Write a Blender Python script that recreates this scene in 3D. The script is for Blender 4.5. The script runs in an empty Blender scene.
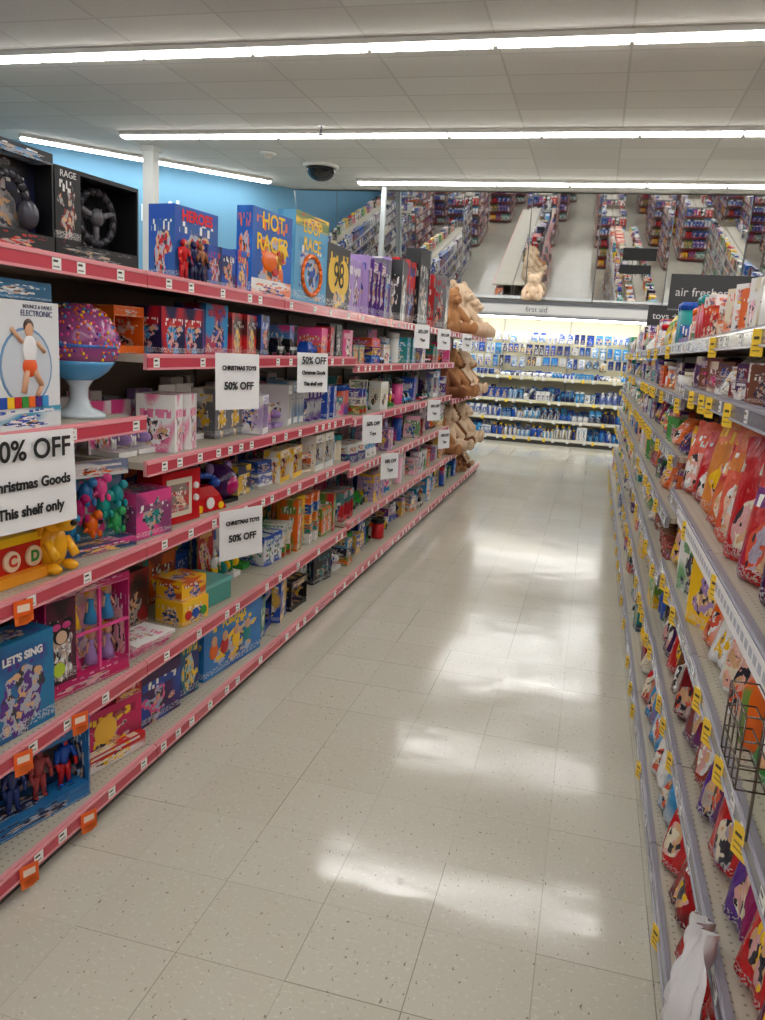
import bpy, bmesh, math, random
from mathutils import Vector, Matrix, Euler
R = random.Random(11)
scene = bpy.context.scene
scene.view_settings.view_transform = 'Standard'

def lin(c):
    return tuple(((x/255)/12.92 if x/255 <= .04045 else ((x/255+.055)/1.055)**2.4) for x in c)
def L(r, g, b): return lin((r, g, b))

# ---------------------------------------------------------------- materials
class NB:
    def __init__(s, name):
        s.m = bpy.data.materials.new(name); s.m.use_nodes = True
        s.t = s.m.node_tree; s.n = s.t.nodes; s.l = s.t.links
        s.b = s.n['Principled BSDF']; s.out = s.n['Material Output']
    def node(s, typ, **kw):
        n = s.n.new(typ)
        for k, v in kw.items(): setattr(n, k, v)
        return n
    def put(s, sock, v):
        if isinstance(v, bpy.types.NodeSocket): s.l.new(v, sock)
        elif v is not None:
            if isinstance(v, tuple) and len(v) == 3 and sock.type == 'RGBA': v = v+(1,)
            sock.default_value = v
    def math(s, op, a, b=None, c=None):
        n = s.node('ShaderNodeMath', operation=op)
        s.put(n.inputs[0], a)
        if b is not None: s.put(n.inputs[1], b)
        if c is not None: s.put(n.inputs[2], c)
        return n.outputs[0]
    def vmath(s, op, a, b=None):
        n = s.node('ShaderNodeVectorMath', operation=op)
        s.put(n.inputs[0], a)
        if b is not None: s.put(n.inputs[1], b)
        return n.outputs[0]
    def mix(s, f, a, b):
        n = s.node('ShaderNodeMix', data_type='RGBA')
        s.put(n.inputs[0], f); s.put(n.inputs[6], a); s.put(n.inputs[7], b)
        return n.outputs[2]
    def attr(s, name):
        return s.node('ShaderNodeAttribute', attribute_name=name)
    def noise(s, vec, scale, detail=2, rough=.5):
        n = s.node('ShaderNodeTexNoise'); s.put(n.inputs['Vector'], vec)
        n.inputs['Scale'].default_value = scale; n.inputs['Detail'].default_value = detail
        n.inputs['Roughness'].default_value = rough
        return n
    def mapped(s, vec, sc, rot=0, loc=(0, 0, 0)):
        mp = s.node('ShaderNodeMapping'); s.l.new(vec, mp.inputs[0]); mp.inputs['Scale'].default_value = sc
        mp.inputs['Rotation'].default_value = (0, 0, rot); mp.inputs['Location'].default_value = loc
        return mp.outputs[0]
    def bump(s, h, strength, dist):
        n = s.node('ShaderNodeBump'); n.inputs['Strength'].default_value = strength
        n.inputs['Distance'].default_value = dist; s.l.new(h, n.inputs['Height'])
        s.l.new(n.outputs[0], s.b.inputs['Normal'])

def simple(name, col, rough=.5, metal=0, noise=.0, scale=20, spec=.5):
    b = NB(name)
    if noise:
        co = b.node('ShaderNodeTexCoord').outputs['Object']
        n = b.noise(co, scale, 3)
        b.put(b.b.inputs['Base Color'], b.mix(n.outputs[0], tuple(c*(1-noise) for c in col), tuple(min(1, c*(1+noise)) for c in col)))
    else: b.b.inputs['Base Color'].default_value = (*col, 1)
    b.b.inputs['Roughness'].default_value = rough; b.b.inputs['Metallic'].default_value = metal
    b.b.inputs['Specular IOR Level'].default_value = spec
    return b.m

def mat_print(name, pouch=False):
    b = NB(name)
    uv = b.node('ShaderNodeUVMap').outputs[0]
    sp = b.node('ShaderNodeSeparateXYZ'); b.l.new(uv, sp.inputs[0]); u, v = sp.outputs[0], sp.outputs[1]
    c1, c2, c3 = (b.attr(k).outputs['Color'] for k in ('c1', 'c2', 'c3'))
    seed = b.attr('seed').outputs['Fac']
    off = b.node('ShaderNodeCombineXYZ'); b.l.new(seed, off.inputs[0]); b.l.new(b.math('MULTIPLY', seed, 1.7), off.inputs[1]); b.l.new(seed, off.inputs[2])
    vec = b.vmath('ADD', uv, off.outputs[0])
    # two-tone background split by a soft sweep
    n1 = b.noise(vec, 1.5, 0)
    f = b.node('ShaderNodeMapRange'); b.l.new(n1.outputs[0], f.inputs[0]); f.inputs[1].default_value = .48; f.inputs[2].default_value = .6; f.inputs[4].default_value = .5 if pouch else .85
    base = b.mix(f.outputs[0], c1, c2)
    du = b.math('SUBTRACT', u, .5); dv = b.math('SUBTRACT', v, .34 if pouch else .38)
    d = b.math('SQRT', b.math('ADD', b.math('MULTIPLY', du, du), b.math('MULTIPLY', dv, dv)))
    n2 = b.noise(vec, 2.4 if pouch else 3.6, 2)
    n2s = b.node('ShaderNodeSeparateColor'); b.l.new(n2.outputs['Color'], n2s.inputs[0])
    m = b.math('LESS_THAN', b.math('ADD', d, b.math('MULTIPLY', b.math('SUBTRACT', n2s.outputs[0], .5), .5 if pouch else 1.1)), .22 if pouch else .27)
    n3 = b.noise(vec, 5 if pouch else 8, 2); s3 = b.node('ShaderNodeSeparateColor'); b.l.new(n3.outputs['Color'], s3.inputs[0])
    pic = b.mix(b.math('GREATER_THAN', s3.outputs[0], .5), c3, b.mix(.45, c2, (.9, .85, .8)))
    pic = b.mix(b.math('GREATER_THAN', s3.outputs[1], .58), pic, (.03, .03, .04))
    pic = b.mix(b.math('GREATER_THAN', s3.outputs[2], .6), pic, (.7, .42, .22))
    col = b.mix(m, base, pic)
    # title letters band
    vb = b.node('ShaderNodeTexVoronoi', distance='CHEBYCHEV'); b.l.new(b.mapped(vec, (9, 6, 1) if pouch else (12, 6, 1)), vb.inputs['Vector']); vb.inputs['Scale'].default_value = 1
    lett = b.math('LESS_THAN', vb.outputs['Distance'], .33)
    sn = b.math('FRACT', b.math('MULTIPLY', seed, 3.7))
    band = b.math('MULTIPLY', b.math('LESS_THAN', b.math('ABSOLUTE', b.math('SUBTRACT', v, b.math('MULTIPLY_ADD', sn, .12 if pouch else .22, .68 if pouch else .64))), .075), b.math('LESS_THAN', b.math('ABSOLUTE', du), .4))
    col = b.mix(b.math('MULTIPLY', band, .8), col, c2)
    lc = b.mix(b.math('GREATER_THAN', sn, .5), (.85, .85, .82), c3)
    col = b.mix(b.math('MULTIPLY', band, lett), col, lc)
    n4 = b.noise(b.mapped(vec, (34, 50, 1)), 1, 0)
    small = b.math('MULTIPLY', b.math('GREATER_THAN', n4.outputs[0], .52), b.math('LESS_THAN', b.math('ABSOLUTE', b.math('SUBTRACT', v, .1)), .05))
    col = b.mix(b.math('MULTIPLY', small, .6), col, (.75, .75, .73))
    b.put(b.b.inputs['Base Color'], col)
    b.b.inputs['Roughness'].default_value = .22 if pouch else .36
    if pouch:
        n5 = b.noise(b.mapped(vec, (1, .6, 1)), 8, 3); b.bump(n5.outputs[0], .9, .025)
    return b.m

def mat_attr(name, rough, metal=0):
    b = NB(name)
    b.put(b.b.inputs['Base Color'], b.attr('c1').outputs['Color'])
    b.b.inputs['Roughness'].default_value = rough; b.b.inputs['Metallic'].default_value = metal
    return b.m

def mat_deck():
    b = NB('perforated_deck')
    co = b.node('ShaderNodeTexCoord').outputs['Object']
    vm = b.node('ShaderNodeVectorMath', operation='SCALE'); b.l.new(co, vm.inputs[0]); vm.inputs['Scale'].default_value = 40
    fr = b.node('ShaderNodeVectorMath', operation='FRACTION'); b.l.new(vm.outputs[0], fr.inputs[0])
    sp = b.node('ShaderNodeSeparateXYZ'); b.l.new(fr.outputs[0], sp.inputs[0])
    dx = b.math('SUBTRACT', sp.outputs[0], .5); dy = b.math('SUBTRACT', sp.outputs[1], .5)
    d = b.math('SQRT', b.math('ADD', b.math('MULTIPLY', dx, dx), b.math('MULTIPLY', dy, dy)))
    b.put(b.b.inputs['Base Color'], b.mix(b.math('LESS_THAN', d, .15), L(186, 179, 162), L(140, 133, 118)))
    b.b.inputs['Roughness'].default_value = .45
    return b.m

def mat_floor():
    b = NB('vinyl_tile_floor')
    co = b.node('ShaderNodeTexCoord').outputs['Object']
    sp = b.node('ShaderNodeSeparateXYZ'); b.l.new(co, sp.inputs[0])
    tx = b.math('DIVIDE', b.math('ADD', sp.outputs[0], .598), .305); ty = b.math('DIVIDE', b.math('SUBTRACT', sp.outputs[1], 1.655), .305)
    def seamf(t, o, k):
        f = b.math('FRACT', t)
        e = b.math('LESS_THAN', b.math('MINIMUM', f, b.math('SUBTRACT', 1., f)), .005)
        cv = b.node('ShaderNodeCombineXYZ'); b.l.new(b.math('ROUND', t), cv.inputs[0]); b.l.new(b.math('FLOOR', b.math('MULTIPLY', o, .5)), cv.inputs[1]); cv.inputs[2].default_value = k
        wn = b.node('ShaderNodeTexWhiteNoise'); b.l.new(cv.outputs[0], wn.inputs[0])
        return b.math('MULTIPLY', e, b.math('MULTIPLY_ADD', wn.outputs[0], .8, .08))
    seam = b.math('MAXIMUM', seamf(tx, ty, 1.), seamf(ty, tx, 5.))
    big = b.noise(co, .9, 3)
    cell = b.node('ShaderNodeCombineXYZ'); b.l.new(b.math('FLOOR', tx), cell.inputs[0]); b.l.new(b.math('FLOOR', ty), cell.inputs[1])
    wn = b.node('ShaderNodeTexWhiteNoise'); b.l.new(cell.outputs[0], wn.inputs[0])
    col = b.mix(wn.outputs[0], L(203, 199, 184), L(209, 206, 192))
    col = b.mix(b.math('MULTIPLY', big.outputs[0], .3), col, L(188, 182, 164))
    n = b.noise(b.mapped(co, (95, 48, 1), .5), 1, 2)
    col = b.mix(b.math('MULTIPLY', b.math('GREATER_THAN', n.outputs[0], .69), .75), col, L(120, 102, 82))
    n2 = b.noise(b.mapped(co, (60, 100, 1), 0, (5, 3, 0)), 1, 2)
    col = b.mix(b.math('MULTIPLY', b.math('GREATER_THAN', n2.outputs[0], .63), .45), col, L(226, 223, 212))
    col = b.mix(b.math('MULTIPLY', seam, .8), col, L(105, 94, 78))
    b.put(b.b.inputs['Base Color'], col)
    rg = b.noise(co, 2.2, 3)
    b.put(b.b.inputs['Roughness'], b.math('MULTIPLY_ADD', rg.outputs[0], .19, .03))
    bn = b.noise(co, 5.5, 2)
    b.bump(bn.outputs[0], .1, .017)
    b.b.inputs['Specular IOR Level'].default_value = .52
    return b.m

def mat_ceiling():
    b = NB('ceiling_tiles')
    co = b.node('ShaderNodeTexCoord').outputs['Object']
    sp = b.node('ShaderNodeSeparateXYZ'); b.l.new(co, sp.inputs[0])
    tx = b.math('DIVIDE', sp.outputs[0], 1.22); ty = b.math('DIVIDE', b.math('ADD', sp.outputs[1], .05), .61)
    def edge(t, w):
        f = b.math('FRACT', t)
        return b.math('LESS_THAN', b.math('MINIMUM', f, b.math('SUBTRACT', 1., f)), w)
    grid = b.math('MAXIMUM', edge(tx, .01), edge(ty, .02))
    cell = b.node('ShaderNodeCombineXYZ'); b.l.new(b.math('FLOOR', tx), cell.inputs[0]); b.l.new(b.math('FLOOR', ty), cell.inputs[1])
    wn = b.node('ShaderNodeTexWhiteNoise'); b.l.new(cell.outputs[0], wn.inputs[0])
    col = b.mix(wn.outputs[0], L(196, 191, 182), L(210, 206, 197))
    n = b.noise(co, 60, 2)
    col = b.mix(b.math('MULTIPLY', b.math('GREATER_THAN', n.outputs[0], .62), .25), col, L(150, 145, 135))
    col = b.mix(grid, col, L(182, 177, 168))
    b.put(b.b.inputs['Base Color'], col); b.b.inputs['Roughness'].default_value = .9
    return b.m

M = {}
M['print'] = mat_print('package_print'); M['pouch'] = mat_print('pouch_print', True)
M['plain'] = mat_attr('painted_plain', .42); M['gloss'] = mat_attr('glossy_plastic', .18)
M['chrome'] = mat_attr('wire_metal', .25, 1.0); M['deck'] = mat_deck()

W3 = (.8, .8, .78)
# ---------------------------------------------------------------- mesh accumulator
def mkT(x=0, y=0, z=0, th=0):
    t = math.radians(th); c, s = math.cos(t), math.sin(t)
    return lambda n, u, w: (x+n*c-u*s, y+n*s+u*c, z+w)
ID = mkT()
class Acc:
    def __init__(s): s.v = []; s.f = []; s.uv = []; s.c = ([], [], []); s.seed = []; s.m = []; s.sm = []; s.slots = []
    def face(s, idx, uvs, cols, mat, seed=0, smooth=False):
        s.f.append(idx); s.uv.extend(uvs)
        for k in range(3): s.c[k].extend(cols[min(k, len(cols)-1)])
        s.seed.append(seed)
        if mat not in s.slots: s.slots.append(mat)
        s.m.append(s.slots.index(mat)); s.sm.append(smooth)
    def box(s, T, n0, n1, u0, u1, z0, z1, cols, mat='plain', seed=0, taper=0):
        b = len(s.v); t = taper
        for (n, u, z) in ((n0, u0, z0), (n1, u0, z0), (n1, u1, z0), (n0, u1, z0)): s.v.append(T(n, u, z))
        dn, du = (n1-n0)*t/2, (u1-u0)*t/2
        for (n, u, z) in ((n0+dn, u0+du, z1), (n1-dn, u0+du, z1), (n1-dn, u1-du, z1), (n0+dn, u1-du, z1)): s.v.append(T(n, u, z))
        q = [(0, 0), (1, 0), (1, 1), (0, 1)]
        for fc in ((1, 2, 6, 5), (3, 0, 4, 7), (0, 1, 5, 4), (2, 3, 7, 6), (4, 5, 6, 7), (3, 2, 1, 0)):
            s.face([b+i for i in fc], q, cols, mat, seed)
    def lathe(s, T, cn, cu, cz, prof, cols, mat='plain', segs=12, seed=0, axis='z', sn=1, su=1):
        b = len(s.v); k = len(prof)
        for r, z in prof:
            for i in range(segs):
                a = 2*math.pi*i/segs; p, q = r*math.cos(a)*sn, r*math.sin(a)*su
                if axis == 'z': s.v.append(T(cn+p, cu+q, cz+z))
                elif axis == 'n': s.v.append(T(cn+z, cu+p, cz+q))
                else: s.v.append(T(cn+q, cu+z, cz+p))
        for j in range(k-1):
            for i in range(segs):
                i2 = (i+1) % segs
                s.face([b+j*segs+i, b+j*segs+i2, b+(j+1)*segs+i2, b+(j+1)*segs+i],
                       [(2*i/segs, j/(k-1)), (2*(i+1)/segs, j/(k-1)), (2*(i+1)/segs, (j+1)/(k-1)), (2*i/segs, (j+1)/(k-1))], cols, mat, seed, True)
        s.face([b+i for i in range(segs)][::-1], [(0, 0)]*segs, cols, mat, seed)
        s.face([b+(k-1)*segs+i for i in range(segs)], [(0, 0)]*segs, cols, mat, seed)
    def sphere(s, T, cn, cu, cz, rn, ru, rz, cols, mat='plain', segs=12, rings=8, seed=0):
        b = len(s.v)
        for j in range(rings+1):
            ph = math.pi*(j/rings)*.998+.001*math.pi
            for i in range(segs):
                a = 2*math.pi*i/segs
                s.v.append(T(cn+rn*math.sin(ph)*math.cos(a), cu+ru*math.sin(ph)*math.sin(a), cz-rz*math.cos(ph)))
        for j in range(rings):
            for i in range(segs):
                i2 = (i+1) % segs
                s.face([b+j*segs+i, b+j*segs+i2, b+(j+1)*segs+i2, b+(j+1)*segs+i],
                       [(2*i/segs, j/rings), (2*(i+1)/segs, j/rings), (2*(i+1)/segs, (j+1)/rings), (2*i/segs, (j+1)/rings)], cols, mat, seed, True)
    def tube(s, T, p0, p1, r, cols, mat='chrome', segs=6, r1=None):
        p0, p1 = Vector(p0), Vector(p1); d = (p1-p0).normalized(); r1 = r if r1 is None else r1
        a = d.orthogonal().normalized(); c = d.cross(a); b = len(s.v)
        for p, rr in ((p0, r), (p1, r1)):
            for i in range(segs):
                t = 2*math.pi*i/segs; q = p+(a*math.cos(t)+c*math.sin(t))*rr; s.v.append(T(*q))
        for i in range(segs):
            i2 = (i+1) % segs; s.face([b+i, b+i2, b+segs+i2, b+segs+i], [(0, 0)]*4, cols, mat, 0, True)
        s.face([b+i for i in range(segs)][::-1], [(0, 0)]*segs, cols, mat); s.face([b+segs+i for i in range(segs)], [(0, 0)]*segs, cols, mat)
    def build(s, name, loc=(0, 0, 0), th=0, parent=None, bevel=0):
        me = bpy.data.meshes.new(name); me.from_pydata(s.v, [], s.f)
        uvl = me.uv_layers.new(name='UVMap'); uvl.data.foreach_set('uv', [c for p in s.uv for c in p])
        for k in range(3):
            a = me.attributes.new('c%d' % (k+1), 'FLOAT_VECTOR', 'FACE'); a.data.foreach_set('vector', s.c[k])
        a = me.attributes.new('seed', 'FLOAT', 'FACE'); a.data.foreach_set('value', s.seed)
        for m in s.slots: me.materials.append(M[m] if isinstance(m, str) else m)
        me.polygons.foreach_set('material_index', s.m); me.polygons.foreach_set('use_smooth', s.sm)
        me.update()
        o = bpy.data.objects.new(name, me); scene.collection.objects.link(o)
        o.location = loc; o.rotation_euler = (0, 0, math.radians(th))
        if parent: o.parent = parent
        if bevel:
            bv = o.modifiers.new('bevel', 'BEVEL'); bv.width = bevel; bv.segments = 2; bv.limit_method = 'ANGLE'
        return o

def empty(name, loc=(0, 0, 0)):
    o = bpy.data.objects.new(name, None); scene.collection.objects.link(o); o.location = loc; o.empty_display_size = .1; return o

TM = {}
def tmat(col):
    if col not in TM: TM[col] = simple('ink_%d' % len(TM), col, .6)
    return TM[col]
def text(body, size, loc, col, parent=None, rot=(90, 0, 90), name='lettering', bold=.0, sx=1.0, align='CENTER', ext=.0004):
    c = bpy.data.curves.new(name, 'FONT'); c.body = body; c.size = size; c.align_x = align; c.align_y = 'CENTER'
    c.extrude = ext; c.offset = bold; c.resolution_u = 4; c.space_line = .95
    c.materials.append(tmat(col))
    o = bpy.data.objects.new(name, c); scene.collection.objects.link(o)
    o.location = loc; o.rotation_euler = [math.radians(a) for a in rot]; o.scale = (sx, 1, 1)
    if parent: o.parent = parent
    return o

# ---------------------------------------------------------------- palettes
RED = L(196, 24, 30); BLU = L(24, 78, 175); SKY = L(55, 150, 210); YEL = L(248, 200, 25); ORG = L(235, 105, 20); PNK = L(228, 75, 145); MAG = L(180, 20, 100)
PUR = L(88, 42, 135); GRN = L(50, 145, 55); TEA = L(20, 140, 138); WHT = L(236, 236, 233); BLK = L(18, 18, 22); NAV = L(18, 26, 72); LPK = L(242, 180, 202); LIL = L(172, 142, 203); BRN = L(110, 65, 35); CRM = L(230, 220, 195); GRY = L(120, 120, 125); DRD = L(120, 14, 24); DPU = L(60, 20, 80); SAL = L(225, 90, 60)
TOY = [RED, BLU, SKY, YEL, ORG, PNK, PUR, GRN, TEA, WHT, BLK, NAV, WHT, BLU, LIL, CRM, WHT, LPK]
GIRL = [PNK, WHT, LPK, WHT, PUR, WHT, TEA, LIL, WHT, CRM, SKY, LPK]
BOY = [BLU, RED, NAV, BLK, SKY, ORG, YEL, GRN, BLU, WHT, BLK, WHT]
AID = [BLU, SKY, NAV, WHT, BLU, BLU, SKY, BLU, WHT, WHT, NAV]
HOME = [WHT, BLU, GRN, DPU, YEL, RED, CRM, PUR, TEA, WHT, ORG, WHT, BLK]
def tri(P): return (R.choice(P), R.choice(P), R.choice(TOY+[WHT, YEL] if P is not AID else [WHT, YEL, BLU, SKY, NAV]))

# ---------------------------------------------------------------- items (local frame: n=front, u=right, z=up; centre-bottom origin, front at n=0)
SK = L(215, 165, 130)
def it_box(A, T, w, d, h, P):
    c = tri(P); A.box(T, -d, 0, -w/2, w/2, 0, h, c, 'print', R.random()*50)
def it_stack(A, T, w, d, h, P):
    n = max(2, int(h/.055)); hh = h/n
    for i in range(n):
        c = tri(P); j = R.uniform(-.008, .008); A.box(T, -d+j, -.006+j*.5, -w/2+.01+j, w/2-.01+j, i*hh, (i+1)*hh-.001, c, 'print', R.random()*50)
def doll(A, T, n, u, z, h, P):
    c = R.choice(P); sk = L(225, 175, 145)
    A.lathe(T, n, u, z, [(h*.2, 0), (h*.16, h*.2), (h*.08, h*.5), (h*.1, h*.62), (h*.05, h*.7)], (c,), 'plain', 8)
    A.sphere(T, n, u, z+h*.82, h*.13, h*.13, h*.15, (sk,), 'plain', 8, 6)
    A.sphere(T, n-h*.04, u, z+h*.86, h*.14, h*.16, h*.16, (R.choice([BRN, BLK, YEL, PNK]),), 'plain', 8, 6)
    for s in (-1, 1): A.tube(T, (n, u+s*h*.1, z+h*.62), (n+h*.06, u+s*h*.2, z+h*.35), h*.035, (sk,), 'plain', 5)
def hero(A, T, n, u, z, h, P):
    c = R.choice(P); c2 = R.choice(P)
    for s in (-1, 1):
        A.tube(T, (n, u+s*h*.1, z), (n, u+s*h*.06, z+h*.45), h*.045, (c2,), 'gloss', 6, h*.075)
        A.sphere(T, n+h*.03, u+s*h*.1, z+h*.025, h*.07, h*.045, h*.03, (c,), 'gloss', 6, 4)
        A.tube(T, (n, u+s*h*.15, z+h*.76), (n+h*.05, u+s*h*.22, z+h*.52), h*.06, (c,), 'gloss', 6, h*.045)
        A.tube(T, (n+h*.05, u+s*h*.22, z+h*.52), (n+h*.1, u+s*h*.2, z+h*.36), h*.045, (c2,), 'gloss', 6, h*.03)
    A.lathe(T, n, u, z+h*.42, [(h*.09, 0), (h*.1, h*.12), (h*.15, h*.3), (h*.13, h*.37), (h*.05, h*.4)], (c,), 'gloss', 8, sn=.65)
    A.sphere(T, n, u, z+h*.9, h*.085, h*.08, h*.1, (c,), 'gloss', 8, 6); A.sphere(T, n+h*.03, u, z+h*.88, h*.065, h*.06, h*.07, (SK if R.random() < .5 else c2,), 'gloss', 8, 6)
def it_window(A, T, w, d, h, P):
    c = tri(P); sd = R.random()*50; t = .004
    A.box(T, -d, -d+t, -w/2, w/2, 0, h, (c[1], c[0], c[2]), 'print', sd)
    A.box(T, -d+t, 0, -w/2, w/2, 0, t, c, 'print', sd); A.box(T, -d+t, 0, -w/2, w/2, h-t, h, c, 'print', sd)
    A.box(T, -d+t, 0, -w/2, -w/2+t, t, h-t, c, 'print', sd); A.box(T, -d+t, 0, w/2-t, w/2, t, h-t, c, 'print', sd)
    A.box(T, -t, .0005, -w/2+t, w/2-t, t, h*.16, c, 'plain'); A.box(T, -t, .0005, -w/2+t, w/2-t, h*.78, h-t, c, 'print', sd)
    n = max(1, int(w/.09)); f = hero if R.random() < .5 else doll
    for i in range(n): f(A, T, -d*.5, -w/2+w*(i+.5)/n, t, min(h*.74, w/n*1.8), P)
def it_blister(A, T, w, d, h, P):
    c = tri(P); A.box(T, -d, -d+.004, -w/2, w/2, 0, h, c, 'print', R.random()*50)
    A.box(T, -d+.004, -d*.35, -w*.4, w*.4, 0, h*.1, (c[1],), 'gloss')
    hero(A, T, -d*.6, -w*.15, h*.1, h*.5, P); A.sphere(T, -d*.6, w*.2, h*.3, d*.25, w*.14, h*.12, (R.choice(P),), 'gloss', 10, 6)
def it_tub(A, T, w, d, h, P):
    c = tri(P); r = min(w, d)/2
    A.lathe(T, -r, 0, 0, [(r*.9, 0), (r*.95, h*.02), (r*.95, h*.82)], c, 'print', 14, R.random()*50)
    A.lathe(T, -r, 0, h*.82, [(r, 0), (r, h*.16), (r*.9, h*.18)], (c[1],), 'gloss', 14)
def it_bottle(A, T, w, d, h, P):
    c = tri(P); r = min(w, d)/2
    A.lathe(T, -r, 0, 0, [(r*.9, 0), (r, h*.04), (r, h*.6), (r*.75, h*.72), (r*.35, h*.82)], c, 'print', 12, R.random()*50, su=1.15, sn=.85)
    A.lathe(T, -r, 0, h*.82, [(r*.38, 0), (r*.38, h*.15), (r*.3, h*.18)], (c[2],), 'gloss', 10)
def it_car(A, T, w, d, h, P):
    c = R.choice(P); h = min(h, w*.55)
    A.box(T, -d*.9, -d*.1, -w*.46, w*.46, h*.2, h*.55, (c,), 'gloss', taper=.08)
    A.box(T, -d*.8, -d*.2, -w*.25, w*.28, h*.55, h, (BLK if R.random() < .5 else c,), 'gloss', taper=.35)
    for u in (-w*.28, w*.28):
        for n in (-d*.14, -d*.9):
            A.lathe(T, n, u, h*.2, [(h*.2, 0), (h*.2, d*.08)], (BLK,), 'plain', 10, axis='n')
            A.lathe(T, n+d*.08, u, h*.2, [(h*.1, 0), (h*.1, .002)], (GRY,), 'chrome', 8, axis='n')
def it_bag(A, T, w, d, h, P, cols=None, nu=10, nz=12):
    c1_ = R.choice(P); c = cols or (c1_, R.choice(P), R.choice([WHT, YEL, WHT, SAL, CRM])); sd = R.random()*50; ph = R.random()*6
    for sgn in (1, -1):
        b = len(A.v)
        for j in range(nz+1):
            t = j/nz
            f = min(1, (t+.02)/.1)**.5*(1-t**3.2)
            for i in range(nu+1):
                s = 2*i/nu-1
                th = d/2*max(0, 1-s**4)**.6*f*(1+.14*math.sin(5*s+ph+4*t)+.06*math.sin(13*s+9*t+ph))
                ww = w/2*(.97+.05*math.sin(t*5+ph)*(1-t)-.05*math.sin(math.pi*t))
                zz = h*t if t < 1 else h*(1+.012*math.sin(9*s+ph))
                A.v.append(T(-d/2+sgn*th-(t-.3)*d*.25, s*ww, zz))
        for j in range(nz):
            for i in range(nu):
                q = [b+j*(nu+1)+i, b+j*(nu+1)+i+1, b+(j+1)*(nu+1)+i+1, b+(j+1)*(nu+1)+i]
                uv = [(i/nu, j/nz), ((i+1)/nu, j/nz), ((i+1)/nu, (j+1)/nz), (i/nu, (j+1)/nz)]
                if sgn < 0: q = q[::-1]; uv = uv[::-1]
                A.face(q, uv, c, 'pouch', sd, True)
def it_hang(A, T, w, d, h, P):
    c = tri(P); A.box(T, -d, -d+.004, -w/2, w/2, .0, h, c, 'print', R.random()*50)
    A.box(T, -d+.004, -d+.03, -w*.35, w*.35, h*.08, h*.6, (c[1], c[2], c[0]), 'print', R.random()*50)
    A.tube(T, (-.3, 0, h*.94), (.0, 0, h*.94), .003, (GRY,))
KF = dict(box=it_box, win=it_window, bli=it_blister, tub=it_tub, bot=it_bottle, car=it_car, bag=it_bag, hang=it_hang, stack=it_stack)
def fill(A, ox, oy, z, th, length, gap, kinds, P, wr=(.1, .24), dr=(.08, .2), hr=(.55, .92), back=True, recess=(.02, .08), depth=.42, tight=.006, jit=5, clusters=1, bias=0, start=.015):
    t = math.radians(th); ux, uy = -math.sin(t), math.cos(t); nx, ny = math.cos(t), math.sin(t); s = start
    while s < length-.06:
        k = R.choice(kinds); w = min(R.uniform(*wr), length-s-.01)
        if w < .04: break
        d = R.uniform(*dr); h = gap*R.uniform(*hr)
        if k in ('tub', 'bot'): w = min(w, .11); d = w; h = min(h, w*2.6)
        if k == 'bag': d = min(d, .12)
        rep = R.randint(1, clusters)
        st = R.getstate(); seedlocal = R.random()
        for q in range(rep):
            if s+w > length-.005: break
            if clusters > 1: rr = random.Random(seedlocal); R.setstate(rr.getstate())
            rc = R.uniform(*recess)
            if bias: rc += w*.5*abs(math.sin(math.radians(bias)))
            px, py = ox+ux*(s+w/2)-nx*rc, oy+uy*(s+w/2)-ny*rc
            zz = z+.001 if k != 'hang' else z+gap-h-.02
            KF[k](A, mkT(px, py, zz, th+bias+R.uniform(-jit, jit)), w*(.97 if not bias else .95), d, h, P)
            s += w+tight*R.uniform(.5, 2)
        if clusters > 1:
            R.setstate(st); R.random()
    if back:
        s = .02
        while s < length-.1:
            w = min(R.uniform(*wr)*1.2, length-s-.02); h = gap*R.uniform(.5, .85)
            x0 = dr[1]+recess[1]+.03
            if depth-x0 > .05:
                px, py = ox+ux*(s+w/2)-nx*x0, oy+uy*(s+w/2)-ny*x0
                it_box(A, mkT(px, py, z+.001, th), w*.96, depth-x0, h, P)
            s += w+.008

# ---------------------------------------------------------------- gondola frame
def gondola(A, xc, y0, y1, tabs, top, side_cols, bay=1.22, half=.48, bhalf=.52, tagfn=None):
    beige = L(120, 112, 98)
    A.box(ID, xc-.02, xc+.02, y0, y1, .02, top-.02, (beige,), 'plain')
    nb = int(round((y1-y0)/bay))
    for k in range(nb+1):
        y = y0+k*bay
        A.box(ID, xc-.035, xc+.035, max(y0, y-.015), min(y1, y+.015), 0, top-.02, (L(120, 112, 100),), 'plain')
    for s in (1, -1):
        pal = side_cols[s]
        for k in range(nb):
            a, b = y0+k*bay+.003, y0+(k+1)*bay-.003
            zs = [('base', .10)]+[('s', z) for z in tabs[s](k)]+[('s', top)]
            for typ, z in zs:
                hf = bhalf if typ == 'base' else half
                x0, x1 = sorted((xc+s*.02, xc+s*(hf-.012)))
                A.box(ID, x0, x1, a, b, z-.025, z-.001, (beige,), 'deck')
                T = mkT(xc+s*hf, 0, 0, 0 if s > 0 else 180)
                ya, yb = (a, b) if s > 0 else (-b, -a)
                A.box(T, -.014, 0, ya, yb, z-.048, z+.006, (pal[0],), 'plain')
                A.box(T, 0, .003, ya, yb, z-.040, z-.008, (pal[1],), 'gloss')
                A.box(T, 0, .006, ya, yb, z-.048, z-.041, (pal[2],), 'gloss')
                A.box(T, 0, .005, ya, yb, z-.007, z-.001, (pal[2],), 'gloss')
                if typ == 'base':
                    A.box(T, -.05, -.03, ya, yb, 0, z-.03, (L(60, 54, 50),), 'plain')
                if tagfn: tagfn(A, T, ya, yb, z, s, k)
    for y in (y0, y1-.02):
        A.box(ID, xc-half+.03, xc+half-.03, y-.001 if y == y0 else y, y+.02, .0, .10, (beige,), 'plain')

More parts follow.
